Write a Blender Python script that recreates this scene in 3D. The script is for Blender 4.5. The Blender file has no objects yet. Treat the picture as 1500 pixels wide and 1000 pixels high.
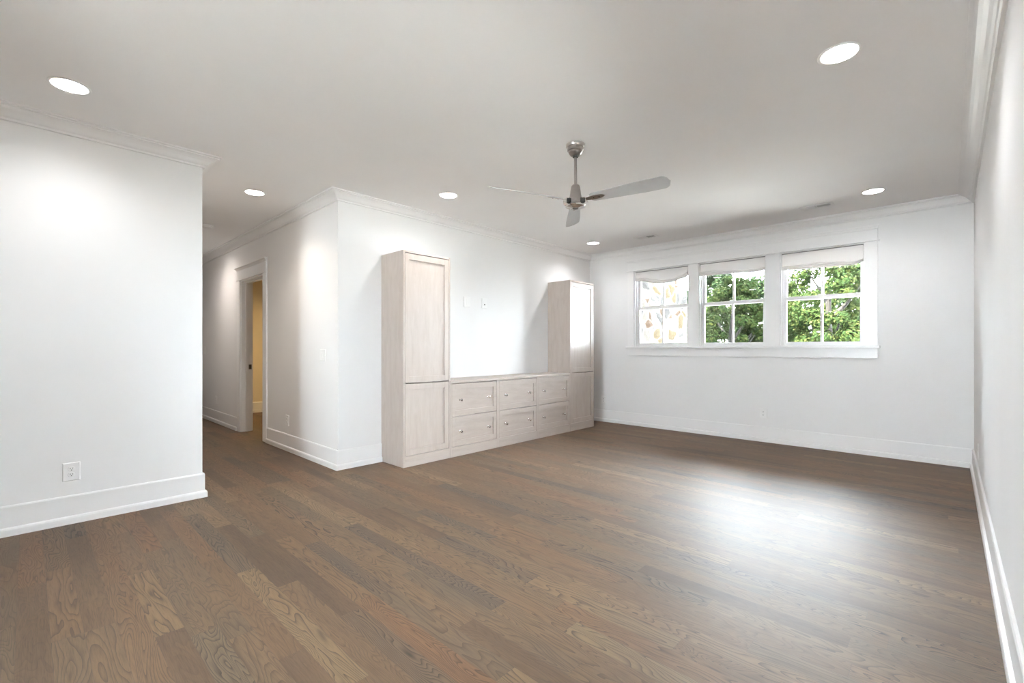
import bpy, bmesh, math, random
from mathutils import Vector, Matrix

scene = bpy.context.scene
COL = scene.collection
R = math.radians

# ------------------------------------------------------------------ camera
cam_data = bpy.data.cameras.new('camera')
cam_data.sensor_width = 36.0
cam_data.lens = 674.67 / 1500 * 36.0
cam_data.shift_y = 9.8 / 1500
cam_data.clip_start = 0.02
cam = bpy.data.objects.new('camera', cam_data)
COL.objects.link(cam)
cam.location = (0, 0, 1.2)
cam.rotation_euler = (R(90), 0, R(43.51))
scene.camera = cam

# ------------------------------------------------------------------ world, sun, exposure
SKY = 31.0
SUN = 110.0
LAMP = 23.5
scene.view_settings.view_transform = 'Standard'
scene.view_settings.look = 'None'
scene.view_settings.gamma = 1.0
scene.view_settings.use_curve_mapping = False
scene.view_settings.exposure = 1.29
world = bpy.data.worlds.new('sky')
scene.world = world
world.use_nodes = True
wb = world.node_tree.nodes['Background']
wb.inputs['Color'].default_value = (0.87, 0.945, 1.04, 1)
wb.inputs['Strength'].default_value = SKY
sun_data = bpy.data.lights.new('sun', 'SUN')
sun_data.energy = SUN
sun_data.angle = R(2)
sun_data.color = (1.0, 0.95, 0.86)
sun = bpy.data.objects.new('sun', sun_data)
COL.objects.link(sun)
sun.location = (6, 8, 9)
sun.rotation_euler = Vector((0.3, 0.6, -0.74)).to_track_quat('-Z', 'Y').to_euler()
cy = scene.cycles
cy.use_denoising = True
cy.max_bounces = 12
cy.diffuse_bounces = 8
cy.glossy_bounces = 4
cy.transparent_max_bounces = 12
cy.caustics_reflective = False
cy.caustics_refractive = False
cy.sample_clamp_indirect = 6.0

# ------------------------------------------------------------------ measures
WX, RX, WY, BY = -4.375, 0.18, 6.52, -2.6      # left/cabinet wall, right wall, window wall, wall behind
HS, HN, HX = 0.976, 2.115, -11.0               # hall south wall, hall north wall, hall end
CH = 2.74                                      # ceiling
WIN = [(-3.56, -2.70), (-2.56, -1.70), (-1.54, -0.69)]
WZ0, WZ1 = 1.23, 2.395
DX0, DX1, DZ = -7.37, -6.43, 2.165             # doorway in the hall

# ------------------------------------------------------------------ materials
def new_mat(name):
    m = bpy.data.materials.new(name)
    m.use_nodes = True
    nt = m.node_tree
    return m, nt, nt.nodes['Principled BSDF']

def N(nt, t, **kw):
    n = nt.nodes.new(t)
    for k, v in kw.items():
        setattr(n, k, v)
    return n

def math_n(nt, op, a, b=None, c=None, clamp=False):
    n = N(nt, 'ShaderNodeMath', operation=op, use_clamp=clamp)
    for i, v in enumerate((a, b, c)):
        if v is None:
            continue
        if isinstance(v, (int, float)):
            n.inputs[i].default_value = v
        else:
            nt.links.new(v, n.inputs[i])
    return n.outputs[0]

def mix_c(nt, fac, a, b, mode='MIX'):
    n = N(nt, 'ShaderNodeMix', data_type='RGBA', blend_type=mode)
    for i, v in ((0, fac), (6, a), (7, b)):
        if isinstance(v, (int, float)):
            n.inputs[i].default_value = v
        elif isinstance(v, tuple):
            n.inputs[i].default_value = v if len(v) == 4 else v + (1,)
        else:
            nt.links.new(v, n.inputs[i])
    return n.outputs[2]

def ramp(nt, fac, stops, interp='LINEAR'):
    n = N(nt, 'ShaderNodeValToRGB')
    n.color_ramp.interpolation = interp
    els = n.color_ramp.elements
    while len(els) < len(stops):
        els.new(0.5)
    for e, (p, c) in zip(els, stops):
        e.position = p
        e.color = c + (1,) if len(c) == 3 else c
    nt.links.new(fac, n.inputs[0])
    return n.outputs[0]

def comb(nt, x, y, z):
    n = N(nt, 'ShaderNodeCombineXYZ')
    for i, v in enumerate((x, y, z)):
        if isinstance(v, (int, float)):
            n.inputs[i].default_value = v
        else:
            nt.links.new(v, n.inputs[i])
    return n.outputs[0]

def noise(nt, vec, scale, detail=2.0, rough=0.5, dist=0.0):
    n = N(nt, 'ShaderNodeTexNoise')
    n.inputs['Scale'].default_value = scale
    n.inputs['Detail'].default_value = detail
    n.inputs['Roughness'].default_value = rough
    n.inputs['Distortion'].default_value = dist
    nt.links.new(vec, n.inputs['Vector'])
    return n.outputs['Fac']

def bump(nt, h, strength, dist, bsdf):
    n = N(nt, 'ShaderNodeBump')
    n.inputs['Strength'].default_value = strength
    n.inputs['Distance'].default_value = dist
    nt.links.new(h, n.inputs['Height'])
    nt.links.new(n.outputs[0], bsdf.inputs['Normal'])

def paint(name, col, rough, spec=0.4, tex=0.03, scale=180.0):
    m, nt, b = new_mat(name)
    tc = N(nt, 'ShaderNodeTexCoord')
    n = noise(nt, tc.outputs['Object'], 1.3, 3)
    c2 = tuple(min(1, c * 1.015) for c in col)
    c1 = tuple(c * 0.985 for c in col)
    nt.links.new(ramp(nt, n, [(0.3, c1), (0.7, c2)]), b.inputs['Base Color'])
    b.inputs['Roughness'].default_value = rough
    b.inputs['Specular IOR Level'].default_value = spec
    bump(nt, noise(nt, tc.outputs['Object'], scale, 2), tex, 0.002, b)
    return m

M_WALL = paint('white_wall_paint', (0.84, 0.838, 0.836), 0.6, 0.3)
M_CEIL = paint('ceiling_paint', (0.91, 0.91, 0.91), 0.8, 0.2)
M_TRIM = paint('white_trim_enamel', (0.87, 0.868, 0.865), 0.3, 0.5, 0.015, 60)
M_PLASTIC = paint('white_plastic', (0.86, 0.86, 0.855), 0.3, 0.5, 0.0)
M_TAN = paint('tan_wall_paint', (0.78, 0.70, 0.56), 0.5, 0.4)

def plain(name, col, rough, metal=0.0, spec=0.5, var=0.06, scale=30.0, stretch=(1, 1, 1)):
    m, nt, b = new_mat(name)
    tc = N(nt, 'ShaderNodeTexCoord')
    mp = N(nt, 'ShaderNodeMapping')
    mp.inputs['Scale'].default_value = stretch
    nt.links.new(tc.outputs['Object'], mp.inputs['Vector'])
    n = noise(nt, mp.outputs[0], scale, 3)
    nt.links.new(ramp(nt, n, [(0.25, tuple(c * (1 - var) for c in col)), (0.75, tuple(min(1, c * (1 + var)) for c in col))]), b.inputs['Base Color'])
    b.inputs['Roughness'].default_value = rough
    b.inputs['Metallic'].default_value = metal
    b.inputs['Specular IOR Level'].default_value = spec
    return m

M_NICKEL = plain('brushed_nickel', (0.40, 0.37, 0.345), 0.32, 1.0, 0.5, 0.08, 40, (1, 1, 14))
M_CHROME = plain('polished_nickel', (0.80, 0.78, 0.75), 0.12, 1.0)
M_BLADE = plain('silver_blade_paint', (0.56, 0.565, 0.57), 0.34, 0.15, 0.5, 0.03)
M_RAIL = plain('headrail_gap_shade', (0.22, 0.215, 0.21), 0.5)  # dark tone stands in for the unlit gap above the shade
M_DARK = plain('dark_gap', (0.035, 0.033, 0.03), 0.7)
M_SLOT = plain('socket_slot', (0.06, 0.058, 0.055), 0.6)
M_BRONZE = plain('dark_bronze', (0.12, 0.105, 0.09), 0.4, 0.8)
M_VENTGREY = plain('vent_inner_shade', (0.17, 0.175, 0.18), 0.7)  # dark tone stands in for shade inside the vent

def emitter(name, col, strength):
    m, nt, b = new_mat(name)
    b.inputs['Base Color'].default_value = (0.8, 0.8, 0.8, 1)
    tc = N(nt, 'ShaderNodeTexCoord')
    n = noise(nt, tc.outputs['Object'], 3.0, 1)
    nt.links.new(ramp(nt, n, [(0.0, tuple(c * 0.99 for c in col)), (1.0, col)]), b.inputs['Emission Color'])
    b.inputs['Emission Strength'].default_value = strength
    return m

M_LED = emitter('led_diffuser', (1.0, 0.985, 0.97), 12.0)
M_LEDHALL = emitter('led_diffuser_hall', (1.0, 0.93, 0.88), 12.0)
M_LEDWARM = emitter('led_diffuser_warm', (1.0, 0.66, 0.28), 12.0)

def fabric():
    m, nt, b = new_mat('white_linen')
    tc = N(nt, 'ShaderNodeTexCoord')
    v = tc.outputs['Object']
    n = noise(nt, v, 400, 2)
    nt.links.new(ramp(nt, n, [(0.3, (0.82, 0.80, 0.785)), (0.7, (0.88, 0.865, 0.855))]), b.inputs['Base Color'])
    b.inputs['Roughness'].default_value = 0.9
    b.inputs['Specular IOR Level'].default_value = 0.1
    bump(nt, n, 0.15, 0.001, b)
    tr = N(nt, 'ShaderNodeBsdfTranslucent')
    tr.inputs['Color'].default_value = (0.86, 0.83, 0.81, 1)
    mx = N(nt, 'ShaderNodeMixShader')
    mx.inputs[0].default_value = 0.22
    nt.links.new(b.outputs[0], mx.inputs[1])
    nt.links.new(tr.outputs[0], mx.inputs[2])
    nt.links.new(mx.outputs[0], nt.nodes['Material Output'].inputs['Surface'])
    return m
M_LINEN = fabric()

def glass():
    m, nt, b = new_mat('window_glass')
    nt.nodes.remove(b)
    t = N(nt, 'ShaderNodeBsdfTransparent')
    t.inputs['Color'].default_value = (0.97, 0.985, 0.975, 1)
    g = N(nt, 'ShaderNodeBsdfGlossy')
    g.inputs['Roughness'].default_value = 0.01
    f = N(nt, 'ShaderNodeFresnel')
    f.inputs['IOR'].default_value = 1.5
    mx = N(nt, 'ShaderNodeMixShader')
    nt.links.new(f.outputs[0], mx.inputs[0])
    nt.links.new(t.outputs[0], mx.inputs[1])
    nt.links.new(g.outputs[0], mx.inputs[2])
    nt.links.new(mx.outputs[0], nt.nodes['Material Output'].inputs['Surface'])
    return m
M_GLASS = glass()

def limed_wood(name, axis):
    """pale whitewashed oak, grain running along the given axis"""
    m, nt, b = new_mat(name)
    tc = N(nt, 'ShaderNodeTexCoord')
    def mapped(s_long, s_cross):
        mp = N(nt, 'ShaderNodeMapping')
        s = [s_cross] * 3
        s[axis] = s_long
        mp.inputs['Scale'].default_value = s
        nt.links.new(tc.outputs['Object'], mp.inputs['Vector'])
        return mp.outputs[0]
    fine = noise(nt, mapped(3.0, 150.0), 1.0, 3, 0.6)
    mid = noise(nt, mapped(3.2, 17.0), 1.0, 4, 0.65, 0.6)
    blot = noise(nt, tc.outputs['Object'], 5.0, 3)
    c = ramp(nt, mid, [(0.28, (0.436, 0.359, 0.307)), (0.5, (0.495, 0.417, 0.366)), (0.74, (0.549, 0.475, 0.428))])
    c = mix_c(nt, math_n(nt, 'MULTIPLY', fine, 0.35), c, (0.66, 0.625, 0.595))
    c = mix_c(nt, math_n(nt, 'MULTIPLY', blot, 0.3), c, (0.50, 0.43, 0.375))
    nt.links.new(c, b.inputs['Base Color'])
    b.inputs['Roughness'].default_value = 0.34
    b.inputs['Specular IOR Level'].default_value = 0.6
    b.inputs['Coat Weight'].default_value = 0.4
    b.inputs['Coat Roughness'].default_value = 0.3
    bump(nt, fine, 0.08, 0.001, b)
    return m
M_WOODV = limed_wood('limed_oak_upright', 2)
M_WOODH = limed_wood('limed_oak_lengthwise', 1)

def oak_floor():
    m, nt, b = new_mat('stained_oak_boards')
    tc = N(nt, 'ShaderNodeTexCoord')
    sp = N(nt, 'ShaderNodeSeparateXYZ')
    nt.links.new(tc.outputs['Object'], sp.inputs[0])
    x, y = sp.outputs[0], sp.outputs[1]
    W = 0.0997
    yr = math_n(nt, 'DIVIDE', math_n(nt, 'ADD', y, 0.032), W)
    row = math_n(nt, 'FLOOR', yr)
    fy = math_n(nt, 'FRACT', yr)
    w1 = N(nt, 'ShaderNodeTexWhiteNoise', noise_dimensions='1D')
    nt.links.new(row, w1.inputs['W'])
    s1 = N(nt, 'ShaderNodeSeparateColor')
    nt.links.new(w1.outputs['Color'], s1.inputs[0])
    L = math_n(nt, 'MULTIPLY_ADD', s1.outputs[0], 0.7, 0.75)
    xr = math_n(nt, 'DIVIDE', math_n(nt, 'MULTIPLY_ADD', s1.outputs[1], 7.0, x), L)
    colm = math_n(nt, 'FLOOR', xr)
    fx = math_n(nt, 'FRACT', xr)
    w2 = N(nt, 'ShaderNodeTexWhiteNoise', noise_dimensions='2D')
    nt.links.new(comb(nt, row, colm, 0), w2.inputs['Vector'])
    s2 = N(nt, 'ShaderNodeSeparateColor')
    nt.links.new(w2.outputs['Color'], s2.inputs[0])
    r1, r2, r3, r4 = s2.outputs[0], s2.outputs[1], s2.outputs[2], w2.outputs['Value']
    ox = math_n(nt, 'MULTIPLY_ADD', r1, 43.0, x)
    oy = math_n(nt, 'MULTIPLY_ADD', r2, 31.0, y)
    oz = math_n(nt, 'MULTIPLY', r3, 17.0)
    # growth rings: level lines of a stretched noise field give plain-sawn cathedrals
    nv = comb(nt, math_n(nt, 'MULTIPLY', ox, 1.35), math_n(nt, 'MULTIPLY', oy, 8.5), oz)
    field = noise(nt, nv, 1.0, 2.0, 0.45, 0.35)
    tilt = math_n(nt, 'MULTIPLY', y, math_n(nt, 'MULTIPLY', r4, 9.0))
    k = math_n(nt, 'MULTIPLY_ADD', r2, 24.0, 12.0)
    ph = math_n(nt, 'FRACT', math_n(nt, 'MULTIPLY', math_n(nt, 'MULTIPLY_ADD', tilt, 0.12, field), k))
    line = math_n(nt, 'POWER', ph, 3.5)
    wob = noise(nt, comb(nt, math_n(nt, 'MULTIPLY', ox, 6.0), math_n(nt, 'MULTIPLY', oy, 90.0), oz), 1.0, 3, 0.65)
    pore = noise(nt, comb(nt, math_n(nt, 'MULTIPLY', ox, 14.0), math_n(nt, 'MULTIPLY', oy, 330.0), oz), 1.0, 2, 0.6)
    tone = ramp(nt, r4, [(0.0, (0.0749, 0.0455, 0.0259)), (0.14, (0.1046, 0.0628, 0.0340)), (0.3, (0.1253, 0.0731, 0.0377)),
                         (0.44, (0.1105, 0.0743, 0.0442)), (0.58, (0.1402, 0.0875, 0.0475)), (0.72, (0.1491, 0.0777, 0.0377)),
                         (0.84, (0.1877, 0.1277, 0.0700)), (0.92, (0.0898, 0.0645, 0.0442)), (1.0, (0.1284, 0.0789, 0.0431))])
    cloud = noise(nt, comb(nt, math_n(nt, 'MULTIPLY', ox, 1.2), math_n(nt, 'MULTIPLY', oy, 7.0), oz), 1.0, 2)
    tone = mix_c(nt, math_n(nt, 'MULTIPLY', math_n(nt, 'SUBTRACT', cloud, 0.42, clamp=True), 2.0, clamp=True), tone, (0.160, 0.095, 0.050))
    dark = mix_c(nt, 1.0, tone, (0.17, 0.18, 0.21), 'MULTIPLY')
    amt = math_n(nt, 'MULTIPLY', line, math_n(nt, 'MULTIPLY_ADD', math_n(nt, 'POWER', r1, 1.1), 0.85, 0.2))
    c = mix_c(nt, amt, tone, dark)
    c = mix_c(nt, math_n(nt, 'MULTIPLY', math_n(nt, 'SUBTRACT', wob, 0.47, clamp=True), 1.0, clamp=True), c, dark)
    c = mix_c(nt, math_n(nt, 'MULTIPLY', math_n(nt, 'SUBTRACT', pore, 0.5, clamp=True), 1.2, clamp=True), c, dark)
    # board joints
    ey = math_n(nt, 'MULTIPLY', math_n(nt, 'MINIMUM', fy, math_n(nt, 'SUBTRACT', 1.0, fy)), W)
    ex = math_n(nt, 'MULTIPLY', math_n(nt, 'MINIMUM', fx, math_n(nt, 'SUBTRACT', 1.0, fx)), L)
    e = math_n(nt, 'MINIMUM', ex, ey)
    seam = math_n(nt, 'SUBTRACT', 1.0, math_n(nt, 'DIVIDE', e, 0.0013, clamp=True), clamp=True)
    c = mix_c(nt, math_n(nt, 'MULTIPLY', seam, 0.5), c, (0.06, 0.045, 0.035))
    nt.links.new(c, b.inputs['Base Color'])
    rg = math_n(nt, 'MULTIPLY_ADD', pore, 0.10, 0.475)
    nt.links.new(rg, b.inputs['Roughness'])
    b.inputs['Specular IOR Level'].default_value = 0.5
    h = math_n(nt, 'SUBTRACT', math_n(nt, 'MULTIPLY', pore, -0.25), math_n(nt, 'MULTIPLY_ADD', line, 0.25, seam))
    bump(nt, h, 0.12, 0.001, b)
    return m
M_FLOOR = oak_floor()

def stone():
    m, nt, b = new_mat('rubble_stone')
    tc = N(nt, 'ShaderNodeTexCoord')
    mp = N(nt, 'ShaderNodeMapping')
    mp.inputs['Scale'].default_value = (1.0, 4.2, 5.6)
    nt.links.new(tc.outputs['Object'], mp.inputs['Vector'])
    warp = N(nt, 'ShaderNodeTexNoise')
    warp.inputs['Scale'].default_value = 1.1
    nt.links.new(mp.outputs[0], warp.inputs['Vector'])
    add = N(nt, 'ShaderNodeVectorMath', operation='MULTIPLY_ADD')
    add.inputs[1].default_value = (0.7, 0.7, 0.7)
    nt.links.new(warp.outputs['Color'], add.inputs[0])
    nt.links.new(mp.outputs[0], add.inputs[2])
    v = N(nt, 'ShaderNodeTexVoronoi', voronoi_dimensions='3D', feature='DISTANCE_TO_EDGE')
    v2 = N(nt, 'ShaderNodeTexVoronoi', voronoi_dimensions='3D', feature='F1')
    for q in (v, v2):
        q.inputs['Scale'].default_value = 0.95
        nt.links.new(add.outputs[0], q.inputs['Vector'])
    s = N(nt, 'ShaderNodeSeparateColor')
    nt.links.new(v2.outputs['Color'], s.inputs[0])
    c = ramp(nt, s.outputs[0], [(0.0, (0.0292, 0.0266, 0.0230)), (0.2, (0.0152, 0.0083, 0.0045)), (0.34, (0.0174, 0.0173, 0.0173)), (0.48, (0.0322, 0.0288, 0.0239)),
                                (0.62, (0.0199, 0.0144, 0.0066)), (0.76, (0.0281, 0.0255, 0.0223)), (0.88, (0.0117, 0.0117, 0.0122)), (1.0, (0.0304, 0.0255, 0.0193))], 'CONSTANT')
    c = mix_c(nt, math_n(nt, 'MULTIPLY', noise(nt, tc.outputs['Object'], 22, 4, 0.7), 0.5), c, (0.0322, 0.0288, 0.0244))
    mort = math_n(nt, 'SUBTRACT', 1.0, math_n(nt, 'DIVIDE', v.outputs['Distance'], 0.10, clamp=True), clamp=True)
    c = mix_c(nt, mort, c, (0.0581, 0.0542, 0.0479))
    nt.links.new(c, b.inputs['Base Color'])
    b.inputs['Roughness'].default_value = 0.95
    b.inputs['Specular IOR Level'].default_value = 0.02
    bump(nt, v.outputs['Distance'], 0.8, 0.05, b)
    return m
M_STONE = stone()

def leaf_mat(name, c1, c2, c3):
    m, nt, b = new_mat(name)
    g = N(nt, 'ShaderNodeNewGeometry')
    rnd = g.outputs['Random Per Island']
    c = ramp(nt, rnd, [(0.0, c1), (0.55, c2), (1.0, c3)])
    nt.links.new(c, b.inputs['Base Color'])
    b.inputs['Roughness'].default_value = 0.7
    b.inputs['Specular IOR Level'].default_value = 0.02
    tr = N(nt, 'ShaderNodeBsdfTranslucent')
    nt.links.new(c, tr.inputs['Color'])
    mx = N(nt, 'ShaderNodeMixShader')
    mx.inputs[0].default_value = 0.35
    nt.links.new(b.outputs[0], mx.inputs[1])
    nt.links.new(tr.outputs[0], mx.inputs[2])
    nt.links.new(mx.outputs[0], nt.nodes['Material Output'].inputs['Surface'])
    return m
M_LEAF_A = leaf_mat('maple_leaves', (0.0054, 0.0105, 0.0034), (0.0102, 0.0173, 0.0047), (0.0226, 0.0255, 0.0080))
M_LEAF_B = leaf_mat('dark_leaves', (0.0037, 0.0082, 0.0040), (0.0075, 0.0137, 0.0053), (0.0151, 0.0200, 0.0080))
M_BARK = plain('bark', (0.007, 0.006, 0.005), 0.9, 0, 0.2, 0.35, 12, (4, 4, 1))
M_BOUNCE_GROUND = plain('bounce_ground', (0.74, 0.74, 0.73), 0.9, 0, 0.1, 0.06, 8)  # made pale so unseen ground bounces daylight onto the ceiling
M_BRICKOUT = plain('outside_wall_paint', (0.6, 0.58, 0.55), 0.8)

# ------------------------------------------------------------------ helpers
ORG = {}

class MB:
    """collects shapes (given in scene or local coordinates) into ONE mesh"""
    def __init__(self):
        self.bm = bmesh.new()
    def box(self, x0, x1, y0, y1, z0, z1):
        bm = self.bm
        x0, x1 = min(x0, x1), max(x0, x1)
        y0, y1 = min(y0, y1), max(y0, y1)
        z0, z1 = min(z0, z1), max(z0, z1)
        v = [bm.verts.new(p) for p in ((x0, y0, z0), (x1, y0, z0), (x1, y1, z0), (x0, y1, z0), (x0, y0, z1), (x1, y0, z1), (x1, y1, z1), (x0, y1, z1))]
        for f in ((3, 2, 1, 0), (4, 5, 6, 7), (0, 1, 5, 4), (1, 2, 6, 5), (2, 3, 7, 6), (3, 0, 4, 7)):
            bm.faces.new([v[i] for i in f])
        return self
    def prism(self, loops, closed_profile=True, caps=True):
        """loops: list of rings of points with equal count"""
        bm = self.bm
        rs = [[bm.verts.new(p) for p in ring] for ring in loops]
        n = len(rs[0])
        for a, b in zip(rs, rs[1:]):
            for i in range(n if closed_profile else n - 1):
                j = (i + 1) % n
                bm.faces.new((a[i], a[j], b[j], b[i]))
        if caps and closed_profile:
            bm.faces.new(list(reversed(rs[0])))
            bm.faces.new(rs[-1])
        return self
    def lathe(self, prof, c=(0, 0, 0), seg=40, axis='z'):
        """prof: list of (r, h)"""
        bm = self.bm
        def pt(r, h, a):
            u, w = r * math.cos(a), r * math.sin(a)
            if axis == 'z':
                return (c[0] + u, c[1] + w, c[2] + h)
            if axis == 'x':
                return (c[0] + h, c[1] + u, c[2] + w)
            return (c[0] + w, c[1] + h, c[2] + u)
        rings = []
        for r, h in prof:
            if r < 1e-6:
                rings.append([bm.verts.new(pt(0, h, 0))])
            else:
                rings.append([bm.verts.new(pt(r, h, 2 * math.pi * i / seg)) for i in range(seg)])
        for a, b in zip(rings, rings[1:]):
            for i in range(seg):
                j = (i + 1) % seg
                if len(a) == 1 and len(b) == 1:
                    continue
                if len(a) == 1:
                    bm.faces.new((a[0], b[j], b[i]))
                elif len(b) == 1:
                    bm.faces.new((a[i], a[j], b[0]))
                else:
                    bm.faces.new((a[i], a[j], b[j], b[i]))
        return self
    def tube(self, pts, r, seg=12):
        pts = [Vector(p) for p in pts]
        loops = []
        up = Vector((0, 0, 1))
        for i, p in enumerate(pts):
            d = (pts[min(i + 1, len(pts) - 1)] - pts[max(i - 1, 0)]).normalized()
            a = d.cross(up)
            if a.length < 1e-3:
                a = d.cross(Vector((1, 0, 0)))
            a.normalize()
            b = d.cross(a)
            rr = r[i] if isinstance(r, (list, tuple)) else r
            loops.append([p + (a * math.cos(t) + b * math.sin(t)) * rr for t in [2 * math.pi * k / seg for k in range(seg)]])
        return self.prism(loops)
    def transform(self, mat):
        bmesh.ops.transform(self.bm, matrix=mat, verts=self.bm.verts)
        return self
    def build(self, name, mat, parent=None, bevel=0.0, smooth=False, kind=None, seg=2):
        bm = self.bm
        org = Vector((0, 0, 0)) if parent is None else ORG.get(parent.name, Vector((0, 0, 0)))
        bmesh.ops.recalc_face_normals(bm, faces=bm.faces)
        if org.length:
            bmesh.ops.translate(bm, verts=bm.verts, vec=-org)
        me = bpy.data.meshes.new(name)
        bm.to_mesh(me)
        bm.free()
        me.materials.append(mat)
        o = bpy.data.objects.new(name, me)
        COL.objects.link(o)
        if parent is not None:
            o.parent = parent
            ORG[o.name] = org
        if smooth:
            for p in me.polygons:
                p.use_smooth = True
            try:
                me.set_sharp_from_angle(angle=R(35))
            except Exception:
                pass
        if bevel:
            md = o.modifiers.new('soft_edges', 'BEVEL')
            md.width = bevel
            md.segments = seg
            md.limit_method = 'ANGLE'
            md.angle_limit = R(40)
        if kind:
            o['kind'] = kind
        return o

def tag(o, label, cat, group=None):
    o['label'] = label
    o['category'] = cat
    if group:
        o['group'] = group
    return o

def thing(name, loc, label=None, cat=None, group=None, kind=None):
    o = bpy.data.objects.new(name, None)
    o.empty_display_size = 0.1
    COL.objects.link(o)
    o.location = loc
    ORG[o.name] = Vector(loc)
    if label:
        tag(o, label, cat, group)
    if kind:
        o['kind'] = kind
    return o

def copy_tree(o, parent=None):
    c = o.copy()
    COL.objects.link(c)
    if parent is not None:
        c.parent = parent
    for ch in [q for q in bpy.data.objects if q.parent == o]:
        copy_tree(ch, c)
    return c

def struct(name, mb, mat, bevel=0.0, **kw):
    return mb.build(name, mat, None, bevel, kind='structure', **kw)

# ------------------------------------------------------------------ room shell
T = 0.135
struct('floor', MB().box(HX - 0.2, RX + 0.2, BY - 0.2, WY + 0.2, -0.12, 0.0), M_FLOOR)
struct('ceiling', MB().box(HX - 0.2, RX + 0.2, BY - 0.2, WY + 0.2, CH, CH + 0.2), M_CEIL)
w = MB()
xs = [WX - T] + [v for p in WIN for v in p] + [RX]
OUT = 0.20
w.box(-9.6, RX, WY, WY + OUT, 0, WZ0 - 0.03)
w.box(-9.6, RX, WY, WY + OUT, WZ1, CH)
for a, b in ((-9.6, WIN[0][0]), (WIN[0][1], WIN[1][0]), (WIN[1][1], WIN[2][0]), (WIN[2][1], RX)):
    w.box(a, b, WY, WY + OUT, WZ0 - 0.03, WZ1)
struct('wall_window', w, M_WALL)
struct('wall_cabinet', MB().box(WX - T, WX, HN, WY, 0, CH), M_WALL)
w = MB()
w.box(HX, DX0, HN, HN + T, 0, CH).box(DX1, WX - T, HN, HN + T, 0, CH).box(DX0, DX1, HN, HN + T, DZ, CH)
struct('wall_hall', w, M_WALL)
struct('wall_left', MB().box(WX - T, WX, BY, HS, 0, CH), M_WALL)
struct('wall_hall_south', MB().box(HX, WX - T, HS - T, HS, 0, CH), M_WALL)
struct('wall_hall_end', MB().box(HX - 0.2, HX, BY, HN + T, 0, CH), M_WALL)
struct('wall_side_room', MB().box(-9.55, -9.41, HN + T, WY, 0, CH), M_TAN)
# unseen window added behind the photographer to let in fill daylight
BX0, BX1, BZ0, BZ1 = -1.74, -0.65, 0.6, 2.2
w = MB()
w.box(WX - T, BX0, BY - 0.2, BY, 0, CH).box(BX1, RX, BY - 0.2, BY, 0, CH).box(BX0, BX1, BY - 0.2, BY, BZ1, CH).box(BX0, BX1, BY - 0.2, BY, 0, BZ0)
struct('wall_back', w, M_WALL)
wd = thing('window_5', ((BX0 + BX1) / 2, BY - 0.1, BZ0), kind='structure')
m = MB()
for a, b in ((BX0, BX0 + 0.05), (BX1 - 0.05, BX1)):
    m.box(a, b, BY - 0.15, BY - 0.05, BZ0, BZ1)
m.box(BX0, BX1, BY - 0.15, BY - 0.05, BZ0, BZ0 + 0.05).box(BX0, BX1, BY - 0.15, BY - 0.05, BZ1 - 0.05, BZ1)
m.build('window_frame', M_TRIM, wd)
MB().box(BX0 + 0.045, BX1 - 0.045, BY - 0.11, BY - 0.1, BZ0 + 0.045, BZ1 - 0.045).build('pane', M_GLASS, wd)
# unseen window added in the right wall, lighting the cabinet fronts and left wall
RY0, RY1, RZ0, RZ1 = 1.35, 2.0, 0.95, 1.65
w = MB()
w.box(RX, RX + 0.2, BY - 0.2, RY0, 0, CH).box(RX, RX + 0.2, RY1, WY + 0.2, 0, CH).box(RX, RX + 0.2, RY0, RY1, 0, RZ0).box(RX, RX + 0.2, RY0, RY1, RZ1, CH)
struct('wall_right', w, M_WALL)
wd = thing('window_4', (RX, (RY0 + RY1) / 2, RZ0), kind='structure')
m = MB().box(RX + 0.06, RX + 0.14, RY0, RY0 + 0.05, RZ0, RZ1).box(RX + 0.06, RX + 0.14, RY1 - 0.05, RY1, RZ0, RZ1)
m.box(RX + 0.06, RX + 0.14, RY0, RY1, RZ0, RZ0 + 0.05).box(RX + 0.06, RX + 0.14, RY0, RY1, RZ1 - 0.05, RZ1)
m.build('window_frame', M_TRIM, wd)
MB().box(RX + 0.098, RX + 0.102, RY0 + 0.045, RY1 - 0.045, RZ0 + 0.045, RZ1 - 0.045).build('pane', M_GLASS, wd)

# ---- crown moulding and baseboards, swept with mitred corners
CROWN = [(0, 2.655), (0.017, 2.655), (0.017, 2.667), (0.023, 2.672), (0.03, 2.674), (0.04, 2.683), (0.053, 2.698), (0.07, 2.711), (0.086, 2.718),
         (0.098, 2.72), (0.098, 2.728), (0.115, 2.73), (0.115, CH + 0.001), (0, CH + 0.001)]
BASE = [(0, 0), (0.03, 0), (0.03, 0.04), (0.027, 0.049), (0.02, 0.0535), (0.015, 0.0545), (0.015, 0.183), (0.011, 0.192), (0, 0.192)]

def left_n(a, b):
    d = (Vector(b) - Vector(a)).normalized()
    return Vector((-d.y, d.x))

def run(name, prof, a, b, mat, prev=None, nxt=None, bevel=0.0):
    """moulding from a to b, room on the left; prev / nxt are the neighbouring corners for the mitre"""
    n = left_n(a, b)
    def mit(n1, n2):
        return (n1 + n2) / (1 + n1.dot(n2))
    m0 = mit(left_n(prev, a), n) if prev else n
    m1 = mit(n, left_n(b, nxt)) if nxt else n
    r0 = [(a[0] + m0.x * d, a[1] + m0.y * d, z) for d, z in prof]
    r1 = [(b[0] + m1.x * d, b[1] + m1.y * d, z) for d, z in prof]
    return struct(name, MB().prism([r0, r1]), mat, bevel)

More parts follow.
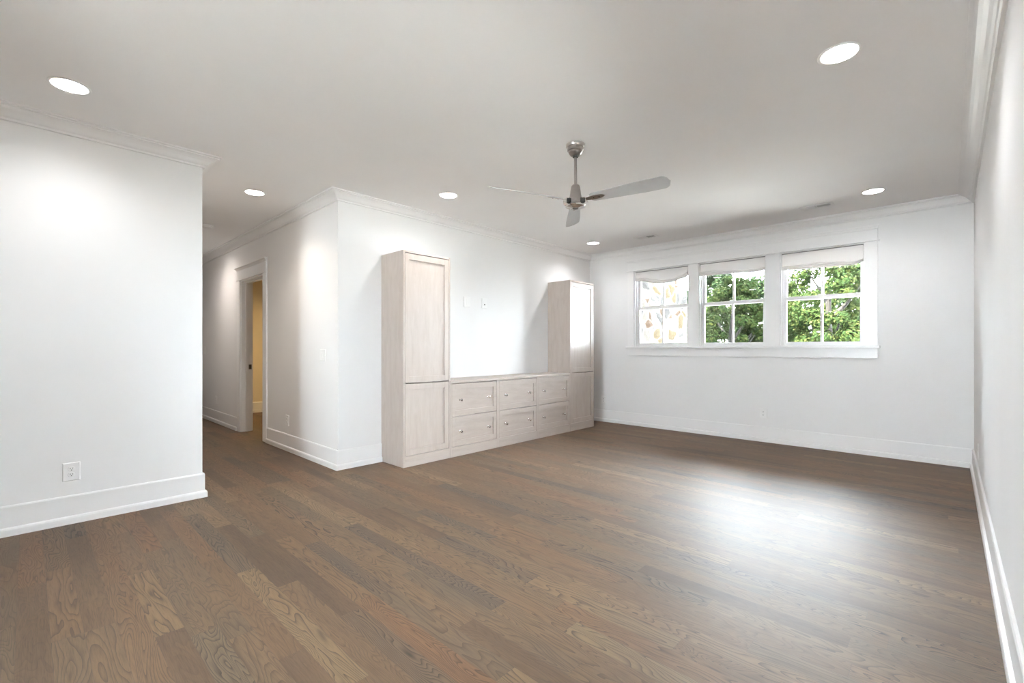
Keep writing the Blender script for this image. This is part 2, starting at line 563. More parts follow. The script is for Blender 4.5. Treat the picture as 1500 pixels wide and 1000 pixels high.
LOOP = [(WX, BY), (RX, BY), (RX, WY), (WX, WY), (WX, HN), (HX, HN), (HX, HS), (WX, HS)]
for i, nm in enumerate(('trim_1', 'trim_2', 'trim_3', 'trim_4', 'trim_5', 'trim_6', 'trim_7', 'trim_8')):
    n = len(LOOP)
    run(nm, CROWN, LOOP[i], LOOP[(i + 1) % n], M_TRIM, LOOP[i - 1], LOOP[(i + 2) % n])
P = LOOP
CAB0, CAB1 = 2.592, 6.0
run('baseboard_right', BASE, P[1], P[2], M_TRIM, P[0], P[3])
run('baseboard_window', BASE, P[2], P[3], M_TRIM, P[1], P[4])
run('baseboard_cabinet_corner', BASE, P[3], (WX, CAB1 + 0.003), M_TRIM, P[2], None)
run('baseboard_cabinet', BASE, (WX, CAB0 - 0.003), P[4], M_TRIM, None, P[5])
run('baseboard_hall', BASE, P[4], (DX1 + 0.13, HN), M_TRIM, P[3], None)
run('baseboard_hall_far', BASE, (DX0 - 0.13, HN), P[5], M_TRIM, None, P[6])
run('baseboard_hall_end', BASE, P[5], P[6], M_TRIM, P[4], P[7])
run('baseboard_hall_south', BASE, P[6], P[7], M_TRIM, P[5], P[0])
run('baseboard_left', BASE, P[7], P[0], M_TRIM, P[6], P[1])
run('baseboard_back', BASE, P[0], P[1], M_TRIM, P[7], P[2])
run('baseboard_side_room', BASE, (-9.41, WY), (-9.41, HN + T), M_TRIM)

# ---- doorway from the hall into the side room
d = thing('door_1', ((DX0 + DX1) / 2, HN, 0), kind='structure')
m = MB()
for x0, x1 in ((DX0 - 0.001, DX0 + 0.018), (DX1 - 0.018, DX1 + 0.001)):
    m.box(x0, x1, HN - 0.004, HN + T + 0.004, 0.0, DZ)
m.box(DX0, DX1, HN - 0.004, HN + T + 0.004, DZ - 0.018, DZ + 0.001)
m.box(DX0 + 0.018, DX0 + 0.03, HN + 0.055, HN + 0.09, 0.0, DZ - 0.018).box(DX1 - 0.03, DX1 - 0.018, HN + 0.055, HN + 0.09, 0.0, DZ - 0.018)
m.box(DX0 + 0.018, DX1 - 0.018, HN + 0.055, HN + 0.09, DZ - 0.03, DZ - 0.018)
jamb = m.build('door_jamb', M_TRIM, d, 0.0015)
for x0, x1 in ((DX0 - 0.125, DX0 + 0.004), (DX1 - 0.004, DX1 + 0.125)):
    MB().box(x0, x1, HN - 0.02, HN, 0.0, DZ + 0.002).build('casing', M_TRIM, d, 0.002)
    MB().box(x0, x1, HN + T, HN + T + 0.02, 0.0, DZ + 0.002).build('casing', M_TRIM, d, 0.002)

def header(parent, x0, x1, yw, z0, fr, cap, name='header', proj=0.05):
    """craftsman head casing on a wall facing -y: bead, frieze board, sloping cap"""
    m = MB()
    m.box(x0 - 0.014, x1 + 0.014, yw - 0.034, yw, z0, z0 + 0.014)
    m.box(x0, x1, yw - 0.021, yw, z0 + 0.014, z0 + fr)
    prof = [(0, 0), (0.024, 0), (0.027, 0.008), (0.027 + (proj - 0.027) * 0.4, cap * 0.45), (proj, cap * 0.62), (proj, cap), (0, cap)]
    rings = []
    for sx, xe in ((-1, x0), (1, x1)):
        rings.append([(xe + sx * max(0, dd - 0.02), yw - dd, z0 + fr + zz) for dd, zz in prof])
    m.prism(rings)
    return m.build(name, M_TRIM, parent, 0.0015, kind=None if parent else 'structure')
header(d, DX0 - 0.125, DX1 + 0.125, HN, DZ, 0.145, 0.05)
m = MB().box(DX0 + 0.0175, DX0 + 0.0205, HN + 0.096, HN + 0.134, 0.895, 0.965)
sk = m.build('strike_plate', M_BRONZE, d, 0.001)
sk['label'] = 'dark bronze strike plate'
MB().box(DX0 + 0.0202, DX0 + 0.0212, HN + 0.105, HN + 0.122, 0.91, 0.95).build('latch_hole', M_DARK, sk)

# ---- three double hung windows
for i, (x0, x1) in enumerate(WIN):
    wd = thing('window_%d' % (i + 1), ((x0 + x1) / 2, WY, WZ0), kind='structure')
    j = 0.012
    m = MB().box(x0, x0 + j, WY, WY + OUT, WZ0, WZ1).box(x1 - j, x1, WY, WY + OUT, WZ0, WZ1).box(x0, x1, WY, WY + OUT, WZ1 - j, WZ1)
    m.box(x0, x1, WY + 0.02, WY + OUT + 0.03, WZ0 - 0.03, WZ0 + 0.006)
    m.box(x0 + j, x0 + j + 0.014, WY + 0.045, WY + 0.066, WZ0, WZ1 - j).box(x1 - j - 0.014, x1 - j, WY + 0.045, WY + 0.066, WZ0, WZ1 - j)
    m.build('window_frame', M_TRIM, wd, 0.0015)
    xm = (x0 + x1) / 2
    zm = 1.82
    def sash(name, y0, z0, z1, rail0, rail1):
        a, b = x0 + j, x1 - j
        st = 0.042
        m = MB().box(a, a + st, y0, y0 + 0.034, z0, z1).box(b - st, b, y0, y0 + 0.034, z0, z1)
        m.box(a + st, b - st, y0, y0 + 0.034, z0, z0 + rail0).box(a + st, b - st, y0, y0 + 0.034, z1 - rail1, z1)
        m.box(xm - 0.014, xm + 0.014, y0 + 0.006, y0 + 0.028, z0 + rail0, z1 - rail1)
        s = m.build(name, M_TRIM, wd, 0.002)
        MB().box(a + st - 0.004, b - st + 0.004, y0 + 0.015, y0 + 0.019, z0 + rail0 - 0.004, z1 - rail1 + 0.004).build('pane', M_GLASS, s)
        return s
    s = sash('lower_sash', WY + 0.068, WZ0 + 0.006, zm + 0.022, 0.042, 0.044)
    MB().box(xm - 0.035, xm + 0.035, WY + 0.058, WY + 0.085, zm + 0.022, zm + 0.034).build('sash_lock', M_TRIM, s, 0.002)
    sash('upper_sash', WY + 0.106, zm - 0.022, WZ1 - j, 0.044, 0.045)

cas = [(WIN[0][0] - 0.105, WIN[0][0]), (WIN[0][1], WIN[1][0]), (WIN[1][1], WIN[2][0]), (WIN[2][1], WIN[2][1] + 0.115)]
for k, (a, b) in enumerate(cas):
    struct('trim_%d' % (9 + k), MB().box(a, b, WY - 0.02, WY, WZ0, WZ1), M_TRIM, 0.002)
header(None, cas[0][0], cas[3][1], WY, WZ1, 0.135, 0.045, 'trim_13', 0.034)
struct('trim_14', MB().box(cas[0][0] - 0.02, cas[3][1] + 0.02, WY - 0.05, WY + 0.066, WZ0 - 0.03, WZ0), M_TRIM, 0.004)
m = MB().box(cas[0][0], cas[3][1], WY - 0.02, WY, 1.086, WZ0 - 0.03)
struct('trim_15', m, M_TRIM, 0.003)

# ------------------------------------------------------------------ roman shades
SHADES = [  # sag profile: list of (t, drop) along the width, plus gather end
    ([(0, 0.150), (0.12, 0.165), (0.4, 0.208), (0.55, 0.222), (0.72, 0.212), (0.9, 0.172), (1, 0.150)], 0,
     'white roman shade gathered at its left end, sagging over the window that looks onto stone'),
    ([(0, 0.180), (0.2, 0.182), (0.45, 0.186), (0.7, 0.194), (0.88, 0.202), (1, 0.185)], 1,
     'white roman shade over the middle window of the three'),
    ([(0, 0.216), (0.2, 0.226), (0.45, 0.228), (0.7, 0.232), (0.88, 0.236), (1, 0.205)], 1,
     'widest looking white roman shade with a bunched right end, over the right-hand window'),
]
def interp(pts, t):
    for (a, va), (b, vb) in zip(pts, pts[1:]):
        if a <= t <= b:
            u = (t - a) / (b - a)
            u = u * u * (3 - 2 * u)
            return va + (vb - va) * u
    return pts[-1][1]
rnd = random.Random(4)
for (x0, x1), (prof, gend, lab) in zip(WIN, SHADES):
    sh = thing('roman_shade', ((x0 + x1) / 2, WY + 0.02, WZ1), lab, 'window shade', 'roman shades')
    a, b = x0 + 0.018, x1 - 0.016
    top = WZ1 - 0.026
    MB().box(x0 + 0.013, x1 - 0.013, WY + 0.018, WY + 0.042, top - 0.006, WZ1 - 0.0125).build('headrail', M_RAIL, sh, 0.001)  # coloured as the shadow line under the window head
    m = MB()
    nx = 60
    ph = [rnd.uniform(0, 6.28) for _ in range(6)]
    rings = []
    for i in range(nx + 1):
        t = i / nx
        x = a + (b - a) * t
        dr = interp(prof, t)
        g = t if gend else 1 - t               # 1 at the gathered end
        bunch = max(0.0, (g - 0.72) / 0.28)
        wv = 0.0035 * math.sin(9 * t + ph[0]) + 0.003 * math.sin(23 * t + ph[1])
        wb_ = bunch * 0.010 * math.sin(50 * t + ph[2])
        zb = WZ1 - dr
        fh = 0.052 + 0.012 * math.sin(5 * t + ph[3]) - 0.015 * bunch
        yf = WY + 0.014
        pts = [(x, yf, top + 0.004), (x, yf - 0.002, top - 0.03), (x, yf - 0.004 + wv, zb + fh + 0.045), (x, yf - 0.010 + wv, zb + fh + 0.018 + wb_)]
        for f in range(3):                     # stacked soft folds
            z = zb + fh * (1 - (f + 0.5) / 3)
            bul = 0.013 + 0.006 * f + 0.006 * bunch * math.sin(37 * t + f * 2 + ph[4])
            pts.append((x, yf - bul + wv, z + fh / 6 + wb_))
            pts.append((x, yf - bul - 0.007 + wv, z + wb_ * 0.6))
            pts.append((x, yf - bul + 0.011 + wv, z - fh / 6 + wb_ * 0.4))
        pts.append((x, yf + 0.008, zb - 0.002))
        pts.append((x, yf + 0.020, zb + 0.004))
        pts.append((x, yf + 0.020, top + 0.004))
        rings.append(pts)
    m.prism(rings)
    o = m.build('shade_fabric', M_LINEN, sh, smooth=True)

# ------------------------------------------------------------------ wall cabinets
XF = -3.96
XB = WX
FR = 0.019                                     # board thickness

def shaker(y0, y1, z0, z1, st=0.052, rl=0.062):
    t, rec = 0.022, 0.013
    xf = XF - 0.001
    m = MB().box(xf - t, xf, y0, y0 + st, z0, z1).box(xf - t, xf, y1 - st, y1, z0, z1)
    m.box(xf - t, xf, y0 + st, y1 - st, z0, z0 + rl).box(xf - t, xf, y0 + st, y1 - st, z1 - rl, z1)
    m.box(xf - t, xf - rec, y0 + st - 0.002, y1 - st + 0.002, z0 + rl - 0.002, z1 - rl + 0.002)
    return m

def cab(name, y0, y1, z1, label, group=None):
    """a carcass with its boards; returns the thing"""
    c = thing(name, ((XF + XB) / 2, (y0 + y1) / 2, 0), label, 'cabinet', group)
    m = MB()
    m.box(XB, XF, y0, y0 + FR, 0, z1).box(XB, XF, y1 - FR, y1, 0, z1)
    m.box(XB, XF - (0 if z1 > 1 else 0.12), y0 + FR, y1 - FR, z1 - FR, z1)
    m.box(XB, XF - 0.024, y0 + FR, y1 - FR, 0.0, 0.085)
    m.box(XB, XB + 0.012, y0 + FR, y1 - FR, 0.085, z1 - FR)
    m.build('cabinet_body', M_WOODV, c, 0.0012)
    MB().box(XF - 0.024, XF, y0 + FR, y1 - FR, 0.0, 0.108).build('plinth', M_WOODH, c, 0.0012)
    return c

def tower(y0, y1, label):
    c = cab('tall_cabinet', y0, y1, 2.185, label, 'tall end cabinets')
    g = 0.004
    MB().box(XB + 0.012, XF - 0.12, y0 + FR, y1 - FR, 0.832, 0.850).build('fixed_shelf', M_WOODH, c, 0.001)
    shaker(y0 + FR + g, y1 - FR - g, 0.849, 2.159).build('upper_door', M_WOODV, c, 0.0015)
    shaker(y0 + FR + g, y1 - FR - g, 0.112, 0.837).build('lower_door', M_WOODV, c, 0.0015)
    return c
tower(CAB0, 3.19, 'tall limed oak cabinet nearest the hall, at the left end of the drawers')
tower(5.392, CAB1, 'tall limed oak cabinet at the right end of the drawers, next to the windowed wall')

def knob(y, z, parent):
    p = [(0.0, 0.0), (0.0095, 0.0), (0.0095, 0.003), (0.005, 0.006), (0.0045, 0.017), (0.009, 0.021), (0.0125, 0.026), (0.0125, 0.031), (0.009, 0.0345), (0.0, 0.0355)]
    p = [(a * 1.2, b * 1.25) for a, b in p]
    MB().lathe(p, (XF - 0.0145, y, z), 20, 'x').build('knob', M_CHROME, parent, smooth=True)

ys = [3.192, 3.925, 4.664, 5.390]
kn = [(3.337, 3.768), (4.063, 4.498), (4.794, 5.237)]
labs = ['limed oak two-drawer base cabinet beside the nearer tall cabinet',
        'limed oak two-drawer base cabinet in the middle of the drawer row',
        'limed oak two-drawer base cabinet beside the farther tall cabinet']
for k in range(3):
    y0, y1 = ys[k] + 0.0005, ys[k + 1] - 0.0005
    c = cab('drawer_cabinet', y0, y1, 0.812, labs[k], 'drawer base cabinets')
    MB().box(XB + 0.012, XF - 0.12, y0 + FR, y1 - FR, 0.436, 0.448).build('divider_shelf', M_WOODH, c)
    for z0, z1, zk in ((0.446, 0.803, 0.624), (0.112, 0.439, 0.272)):
        dr = shaker(y0 + FR + 0.004, y1 - FR - 0.004, z0, z1).build('drawer', M_WOODH, c, 0.0015)
        for yk in kn[k]:
            knob(yk, zk, dr)
ct = MB().box(XB, XF + 0.004, 3.1915, 5.3905, 0.8125, 0.842).build('countertop', M_WOODH, None, 0.002)
tag(ct, 'long limed oak countertop slab over the three drawer cabinets', 'countertop')

# ------------------------------------------------------------------ ceiling fan
FX, FY = -2.053, 2.861
fan = thing('ceiling_fan', (FX, FY, CH), 'brushed nickel three-blade ceiling fan on a downrod', 'ceiling fan')
MB().lathe([(0, 2.74), (0.070, 2.74), (0.070, 2.722), (0.066, 2.716), (0.062, 2.714), (0.062, 2.694), (0.058, 2.690), (0.052, 2.688), (0.052, 2.676),
            (0.046, 2.668), (0.040, 2.660), (0.033, 2.655), (0.024, 2.653), (0, 2.653)], (FX, FY, 0)).build('canopy', M_NICKEL, fan, smooth=True)
MB().lathe([(0, 2.6545), (0.021, 2.6545), (0.021, 2.645), (0.012, 2.642), (0, 2.642)], (FX, FY, 0)).build('rod_collar', M_DARK, fan, smooth=True)
MB().lathe([(0, 2.648), (0.0105, 2.648), (0.0105, 2.42), (0, 2.42)], (FX, FY, 0), 24).build('downrod', M_NICKEL, fan, smooth=True)
MB().lathe([(0, 2.435), (0.022, 2.435), (0.030, 2.428), (0.034, 2.418), (0.040, 2.375), (0.045, 2.345), (0.047, 2.338), (0.047, 2.334), (0.049, 2.330),
            (0.051, 2.312), (0.0505, 2.306), (0.053, 2.302), (0.053, 2.285), (0.0, 2.285)], (FX, FY, 0)).build('motor_housing', M_NICKEL, fan, smooth=True)
MB().lathe([(0.0, 2.288), (0.060, 2.288), (0.074, 2.284), (0.078, 2.277), (0.074, 2.269), (0.058, 2.264), (0.030, 2.262), (0.026, 2.259), (0.0, 2.259)],
           (FX, FY, 0)).build('bottom_flange', M_CHROME, fan, smooth=True)
MB().lathe([(0.0, 2.2595), (0.021, 2.2595), (0.020, 2.254), (0.010, 2.2515), (0.0, 2.251)], (FX, FY, 0)).build('end_cap', M_BRONZE, fan, smooth=True)
PITCH = R(20)
for ang in (8, 128, -112):
    a = R(ang)
    rot = Matrix.Translation((FX, FY, 0)) @ Matrix.Rotation(a, 4, 'Z')
    tilt = Matrix.Translation((0, 0, 2.318)) @ Matrix.Rotation(-PITCH, 4, 'X')
    # bracket: bent strap from the flange up to the blade, dark block behind it painted as the shaded gap
    m = MB()
    strap = [(0.060, 2.277), (0.085, 2.278), (0.094, 2.286), (0.095, 2.312), (0.088, 2.322), (0.070, 2.324)]
    rings = []
    for r_, z_ in strap:
        rings.append([(r_ - 0.002, -0.021, z_ - 0.002), (r_ + 0.002, -0.021, z_ + 0.002), (r_ + 0.002, 0.021, z_ + 0.002), (r_ - 0.002, 0.021, z_ - 0.002)])
    m.prism(rings)
    br = m.transform(rot).build('blade_bracket', M_CHROME, fan, 0.001)
    for sy in (-0.010, 0.010):
        MB().lathe([(0, 0), (0.0045, 0), (0.004, 0.003), (0, 0.0035)], (0.0945, sy, 2.298), 12, 'x').transform(rot).build('screw', M_NICKEL, br, smooth=True)
    MB().box(0.050, 0.086, -0.020, 0.020, 2.292, 2.326).transform(rot).build('gap_shade_block', M_DARK, fan, 0.002)  # shade of the open gap beside the motor, put into the colour
    # arm: tapering paddle bolted under the blade
    out = []
    for t in [i / 10 for i in range(11)]:
        r_ = 0.088 + t * 0.15
        hw = 0.013 + 0.010 * math.sin(math.pi * min(1, t * 1.05)) * 0.9
        if t > 0.8:
            hw *= math.sqrt(max(0.02, 1 - ((t - 0.8) / 0.2) ** 2))
        out.append((r_, hw))
    rings = [[(r_, -hw, -0.008), (r_, hw, -0.008), (r_, hw, -0.003), (r_, -hw, -0.003)] for r_, hw in out]
    arm = MB().prism(rings).transform(rot @ tilt).build('blade_arm', M_NICKEL, fan, 0.001)
    for r_ in (0.150, 0.195):
        MB().lathe([(0, -0.0105), (0.004, -0.0102), (0.0048, -0.008), (0, -0.008)], (r_, 0, 0), 12).transform(rot @ tilt).build('screw', M_DARK, arm, smooth=True)
    # blade
    pts = []
    nseg = 40
    for i in range(nseg + 1):
        t = i / nseg
        r_ = 0.125 + t * 0.585
        hw = 0.044 + 0.020 * min(1, t / 0.7)
        if t > 0.9:
            u = (t - 0.9) / 0.1
            hw *= math.sqrt(max(0.0025, 1 - u * u * 0.9975))
        if t < 0.06:
            u = 1 - t / 0.06
            hw *= math.sqrt(1 - 0.45 * u * u)
        pts.append((r_, hw))
    rings = []
    for r_, hw in pts:
        ring = []
        for s in (-1, -0.5, 0, 0.5, 1):
            ring.append((r_, s * hw, -0.003 + 0.004 * (1 - s * s)))
        for s in (1, 0.5, 0, -0.5, -1):
            ring.append((r_, s * hw, 0.001 + 0.004 * (1 - s * s)))
        rings.append(ring)
    MB().prism(rings).transform(rot @ tilt).build('fan_blade', M_BLADE, fan, smooth=True)

# ------------------------------------------------------------------ recessed lights
def downlight(x, y, label, mat, power=1.0, tint=(0.99, 1.0, 1.02), cone=158, group='recessed ceiling lights'):
    o = thing('recessed_light', (x, y, CH), label, 'ceiling light', group)
    MB().lathe([(0.080, CH + 0.002), (0.097, CH + 0.002), (0.097, CH - 0.002), (0.094, CH - 0.0045), (0.086, CH - 0.005), (0.080, CH - 0.002)],
               (x, y, 0), 48).build('trim_ring', M_PLASTIC, o, smooth=True)
    MB().lathe([(0.0, CH - 0.0025), (0.0815, CH - 0.0025), (0.0815, CH - 0.0005), (0, CH - 0.0005)], (x, y, 0), 48).build('diffuser', mat, o)
    ld = bpy.data.lights.new('downlight_beam', 'SPOT')
    ld.energy = LAMP * power
    ld.color = tint
    ld.spot_size = R(cone)
    ld.spot_blend = 1.0
    ld.shadow_soft_size = 0.07
    lo = bpy.data.objects.new('downlight_beam', ld)
    COL.objects.link(lo)
    lo.parent = o
    lo.location = (0, 0, -0.012)
    return o
downlight(-3.748, 0.173, 'recessed ceiling light above the left wall with the outlet, nearest on that side', M_LED)
downlight(-4.988, 1.553, 'recessed ceiling light in the mouth of the hall', M_LEDHALL, 1.3, (1.0, 0.89, 0.78), 132)
downlight(-3.662, 2.926, 'recessed ceiling light in front of the tall cabinet nearest the hall', M_LED)
downlight(-0.417, 2.926, 'largest looking recessed ceiling light, near the right wall', M_LED)
downlight(-0.542, 5.72, 'recessed ceiling light by the right-hand window and the right wall', M_LED)
downlight(-3.787, 5.72, 'small looking recessed ceiling light in the far corner above the right tall cabinet', M_LED)
downlight(-0.45, 0.173, 'recessed ceiling light over the photographer, out of the picture', M_LED)
downlight(-7.9, 1.553, 'recessed ceiling light far down the hall, hidden by the left wall', M_LEDHALL, 1.3, (1.0, 0.9, 0.82))
downlight(-7.9, 3.7, 'warm recessed ceiling light inside the side room', M_LEDWARM, 5.0, (1.0, 0.72, 0.36))

# ------------------------------------------------------------------ ceiling vents, smoke detector
def vent(x, y, label):
    o = thing('ceiling_vent', (x, y, CH), label, 'air vent', 'ceiling vents')
    lx, ly = 0.155, 0.075
    m = MB()
    z0, z1 = CH - 0.006, CH + 0.001
    m.box(x - lx, x + lx, y - ly, y - ly + 0.028, z0, z1).box(x - lx, x + lx, y + ly - 0.028, y + ly, z0, z1)
    m.box(x - lx, x - lx + 0.03, y - ly, y + ly, z0, z1).box(x + lx - 0.03, x + lx, y - ly, y + ly, z0, z1)
    m.box(x - 0.006, x + 0.006, y - ly + 0.02, y + ly - 0.02, z0, z1)
    m.build('vent_frame', M_PLASTIC, o, 0.001)
    MB().box(x - lx + 0.025, x + lx - 0.025, y - ly + 0.025, y + ly - 0.025, CH - 0.0012, CH - 0.0004).build('inner_shade_sheet', M_VENTGREY, o)  # flat sheet, the dark of the vent cavity put into its colour
    n = 9
    for s in (-1, 1):
        for k in range(n):
            xc = x + s * (0.012 + (k + 0.5) * (lx - 0.042) / n)
            tl = 0.0045 if s > 0 else -0.006
            m = MB()
            yy0, yy1 = y - ly + 0.026, y + ly - 0.026
            rings = []
            for yy in (yy0, yy1):
                w_ = 0.0009
                rings.append([(xc + tl - w_, yy, CH - 0.0075), (xc + tl + w_, yy, CH - 0.0075), (xc - tl + w_, yy, CH - 0.0012), (xc - tl - w_, yy, CH - 0.0012)])
            m.prism(rings).build('louver', M_PLASTIC, o)
    return o
vent(-1.045, 5.905, 'white ceiling register above the right-hand window')
vent(-3.04, 5.905, 'white ceiling register above the left-hand window, farther from the right wall')

sd = thing('smoke_detector', (-6.76, 1.56, CH), 'round white smoke detector on the hall ceiling', 'smoke detector')
MB().lathe([(0, CH), (0.068, CH), (0.070, CH - 0.012), (0.064, CH - 0.016), (0, CH - 0.016)], (-6.76, 1.56, 0)).build('mounting_base', M_PLASTIC, sd, smooth=True)
MB().lathe([(0, CH - 0.015), (0.056, CH - 0.015), (0.054, CH - 0.030), (0.040, CH - 0.036), (0, CH - 0.037)], (-6.76, 1.56, 0)).build('cover', M_PLASTIC, sd, smooth=True)

# ------------------------------------------------------------------ outlets and switches (built facing +x, then turned)
def plate(o, hw, hh):
    m = MB()
    r0 = [(0, -hw, -hh), (0, hw, -hh), (0, hw, hh), (0, -hw, hh)]
    k = 0.004
    r1 = [(0.003, -hw, -hh), (0.003, hw, -hh), (0.003, hw, hh), (0.003, -hw, hh)]
    r2 = [(0.0068, -hw + k, -hh + k), (0.0068, hw - k, -hh + k), (0.0068, hw - k, hh - k), (0.0068, -hw + k, hh - k)]
    m.prism([r0, r1, r2])
    return m.build('cover_plate', M_PLASTIC, o, 0.0008)

def screw(o, y, z):
    MB().lathe([(0, 0.0062), (0.0032, 0.0062), (0.003, 0.0078), (0, 0.008)], (0, y, z), 12, 'x').build('screw', M_PLASTIC, o, smooth=True)

def make_outlet(loc, rz, label):
    o = thing('wall_outlet', (0, 0, 0), label, 'outlet', 'duplex wall outlets')
    plate(o, 0.0445, 0.0625)
    for s in (-1, 1):
        zc = s * 0.0195
        rings = []
        for xx, q in ((0.005, 1.0), (0.0088, 1.0), (0.0094, 0.96)):
            ring = []
            for i in range(28):
                t = 2 * math.pi * i / 28
                ring.append((xx, 0.0175 * q * math.cos(t), zc + max(-0.0135, min(0.0135, 0.0175 * math.sin(t))) * q))
            rings.append(ring)
        so = MB().prism(rings).build('socket', M_PLASTIC, o, smooth=True)
        MB().box(0.0090, 0.0097, -0.0075, -0.0050, zc - 0.001, zc + 0.0085).build('slot', M_SLOT, so)
        MB().box(0.0090, 0.0097, 0.0050, 0.0075, zc, zc + 0.0075).build('slot', M_SLOT, so)
        MB().lathe([(0, 0.0090), (0.0030, 0.0090), (0.0030, 0.0097), (0, 0.0097)], (0, 0, zc - 0.0075), 14, 'x').build('ground_hole', M_SLOT, so)
    screw(o, 0, 0)
    o.location = loc
    o.rotation_euler = (0, 0, rz)
    return o
FACE_X, FACE_NY, FACE_NX = 0.0, R(-90), R(180)
ol = make_outlet((WX, 0.211, 0.353), FACE_X, 'white duplex outlet low on the left wall, nearest of all outlets')
def outlet_copy(loc, rz, label):
    c = copy_tree(ol)
    c.location = loc
    c.rotation_euler = (0, 0, rz)
    c['label'] = label
    return c
outlet_copy((-5.655, HN, 0.350), FACE_NY, 'white duplex outlet low on the hall wall right of the doorway')
outlet_copy((-8.612, HN, 0.363), FACE_NY, 'white duplex outlet on the hall wall left of the doorway')
outlet_copy((-4.112, WY, 0.353), FACE_NY, 'white duplex outlet on the window wall just right of the tall cabinet')
outlet_copy((-1.733, WY, 0.364), FACE_NY, 'white duplex outlet low under the windows')
outlet_copy((RX, 5.50, 0.330), FACE_NX, 'white duplex outlet seen edge-on on the right wall by the corner')

# two-gang dimmer switch on the hall wall
sw = thing('light_switch', (0, 0, 0), 'white two-gang light switch on the hall wall near its corner', 'light switch')
plate(sw, 0.066, 0.063)
for yc in (-0.023, 0.023):
    r = MB().box(0.005, 0.0085, yc - 0.0165, yc + 0.0165, -0.033, 0.033).build('rocker', M_PLASTIC, sw, 0.001)
    rings = [[(0.0083, yc - 0.013, -0.030), (0.0083, yc + 0.013, -0.030), (0.0083, yc + 0.013, 0.030), (0.0083, yc - 0.013, 0.030)],
             [(0.0115, yc - 0.013, -0.030), (0.0115, yc + 0.013, -0.030), (0.0088, yc + 0.013, 0.030), (0.0088, yc - 0.013, 0.030)]]
    MB().prism(rings).build('paddle', M_PLASTIC, r, 0.0006)
    for z in (-0.048, 0.048):
        screw(sw, yc, z)
sw.location = (-4.708, HN, 1.128)
sw.rotation_euler = (0, 0, FACE_NY)

# single switch at the far end of the hall
s1 = thing('light_switch', (0, 0, 0), 'white single light switch far down the hall beyond the doorway', 'light switch')
plate(s1, 0.044, 0.063)
r = MB().box(0.005, 0.0085, -0.0165, 0.0165, -0.033, 0.033).build('rocker', M_PLASTIC, s1, 0.001)
rings = [[(0.0083, -0.013, -0.030), (0.0083, 0.013, -0.030), (0.0083, 0.013, 0.030), (0.0083, -0.013, 0.030)],
         [(0.0115, -0.013, -0.030), (0.0115, 0.013, -0.030), (0.0088, 0.013, 0.030), (0.0088, -0.013, 0.030)]]
MB().prism(rings).build('paddle', M_PLASTIC, r, 0.0006)
s1.location = (-9.32, HN, 1.163)
s1.rotation_euler = (0, 0, FACE_NY)

# television cover plates between the tall cabinets
tv = thing('cable_plate', (0, 0, 0), 'blank white cover plate on the wall above the drawers, the left of two', 'wall plate')
plate(tv, 0.055, 0.066)
MB().box(0.005, 0.0088, -0.0165, 0.0165, -0.034, 0.034).build('blank_insert', M_PLASTIC, tv, 0.001)
for z in (-0.048, 0.048):
    screw(tv, 0, z)
tv.location = (WX, 3.79, 1.778)
pw = thing('cable_plate', (0, 0, 0), 'white wall plate with one dark socket above the drawers, the right of two', 'wall plate')
plate(pw, 0.0445, 0.066)
ins = MB().box(0.005, 0.0088, -0.0165, 0.0165, -0.034, 0.034).build('jack_insert', M_PLASTIC, pw, 0.001)
jk = MB().box(0.0086, 0.0092, -0.008, 0.008, -0.022, -0.006).build('jack', M_SLOT, ins)
jk['label'] = 'dark jack opening'
MB().box(0.0086, 0.0102, -0.006, 0.006, 0.004, 0.014).build('jack_cover', M_PLASTIC, ins, 0.0006)
for z in (-0.048, 0.048):
    screw(pw, 0, z)
pw.location = (WX, 4.085, 1.778)

# ------------------------------------------------------------------ outdoors
ground_slab = MB().box(-25, 15, -12, 40, -0.5, -0.4).build('ground', M_BOUNCE_GROUND)  # out of view, its pale surface serves as a light reflector
ground_slab['kind'] = 'structure'
m = MB()
m.box(-4.7, -3.62, WY + 0.22, 8.66, -0.4, 5.2)
sw_ = m.build('stone_chimney', M_STONE)
tag(sw_, 'sunlit rubble stone chimney wall outside the left-hand window', 'stone wall')

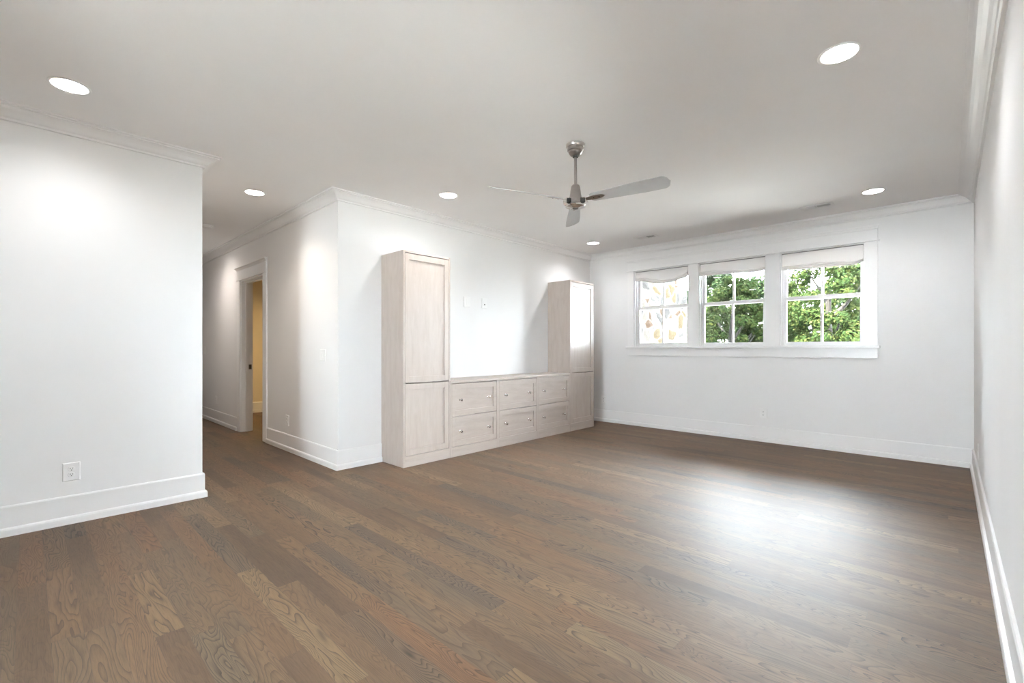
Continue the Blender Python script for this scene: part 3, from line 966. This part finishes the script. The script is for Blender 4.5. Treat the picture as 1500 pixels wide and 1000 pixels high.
import numpy as np
def tree(name, x, y, h, rad, mat, label, seed, nl=9000, leaf=0.10, zbase=0.3):
    rng = np.random.default_rng(seed)
    o = thing(name, (x, y, -0.4), label, 'tree', 'trees outside the windows')
    m = MB()
    m.tube([(x, y, -0.4), (x + 0.05, y, 0.6), (x - 0.05, y + 0.05, h * 0.5), (x, y, h * 0.85)], [0.13, 0.10, 0.07, 0.02], 10)
    for k in range(9):
        a = rng.uniform(0, 6.28)
        z = rng.uniform(0.5, h * 0.7)
        r_ = rad * rng.uniform(0.5, 0.85)
        m.tube([(x, y, z), (x + math.cos(a) * r_ * 0.5, y + math.sin(a) * r_ * 0.5, z + 0.25), (x + math.cos(a) * r_, y + math.sin(a) * r_, z + 0.6)], [0.04, 0.025, 0.008], 6)
    m.build('trunk', M_BARK, o, smooth=True)
    # lumps of leaves over an egg-shaped crown
    nl_l = 130
    u = rng.normal(size=(nl_l, 3))
    u /= np.linalg.norm(u, axis=1)[:, None]
    rr = rng.uniform(0.45, 1.0, nl_l) ** 0.5
    zc = (h + zbase) / 2
    cen = np.stack([x + u[:, 0] * rad * rr, y + u[:, 1] * rad * rr, zc + u[:, 2] * (h - zbase) / 2 * rr], 1)
    size = rng.uniform(0.22, 0.42, nl_l) * rad / 1.6
    idx = rng.integers(0, nl_l, nl)
    p = rng.normal(size=(nl, 3))
    p /= np.linalg.norm(p, axis=1)[:, None]
    pos = cen[idx] + p * size[idx][:, None] * (rng.uniform(0.3, 1.0, nl) ** 0.4)[:, None] * np.array([1.15, 1.15, 0.8])
    nrm = p + rng.normal(size=(nl, 3)) * 0.45 + np.array([0, 0, 0.5])
    nrm /= np.linalg.norm(nrm, axis=1)[:, None]
    t = np.cross(nrm, rng.normal(size=(nl, 3)))
    t /= np.linalg.norm(t, axis=1)[:, None]
    b = np.cross(nrm, t)
    s = (leaf * rng.uniform(0.6, 1.15, nl))[:, None]
    V = np.stack([pos - t * s * 0.55, pos - b * s * 0.30 + nrm * s * 0.06, pos + t * s * 0.55, pos + b * s * 0.30 + nrm * s * 0.06], 1).reshape(-1, 3)
    V -= np.array([x, y, -0.4])
    F = [(4 * i, 4 * i + 1, 4 * i + 2, 4 * i + 3) for i in range(nl)]
    me = bpy.data.meshes.new('foliage')
    me.from_pydata(V.tolist(), [], F)
    me.materials.append(mat)
    f = bpy.data.objects.new('foliage', me)
    COL.objects.link(f)
    f.parent = o
    return o
TREES = [
    ('leafy_tree', -1.62, 10.4, 3.15, 0.72, M_LEAF_A, 'bright green tree filling the right half of the right-hand window', 1, 20000, 0.075),
    ('leafy_tree', -3.42, 10.6, 2.75, 0.72, M_LEAF_A, 'bright green tree filling the lower middle window', 3, 20000, 0.075),
    ('leafy_tree', -2.58, 12.7, 2.9, 0.78, M_LEAF_A, 'light green tree in the left half of the right-hand window', 2, 20000, 0.08),
    ('leafy_tree', -4.75, 12.7, 3.5, 0.85, M_LEAF_B, 'darker green tree at the left of the middle window', 4, 20000, 0.085),
    ('leafy_tree', -0.6, 13.0, 3.0, 0.8, M_LEAF_B, 'dark green tree behind the right edge of the right-hand window', 7, 16000, 0.10),
    ('leafy_tree', -6.9, 14.4, 4.2, 0.95, M_LEAF_A, 'green tree just past the end of the stone wall', 6, 20000, 0.09),
    ('leafy_tree', -1.7, 15.1, 3.4, 0.9, M_LEAF_B, 'dark green tree in the gap between the two trees of the right-hand window', 8, 16000, 0.11),
    ('leafy_tree', -3.9, 15.1, 3.5, 0.95, M_LEAF_B, 'dark green tree in the back row seen through the middle window', 5, 16000, 0.11),
]
for t in TREES:
    tree(*t)
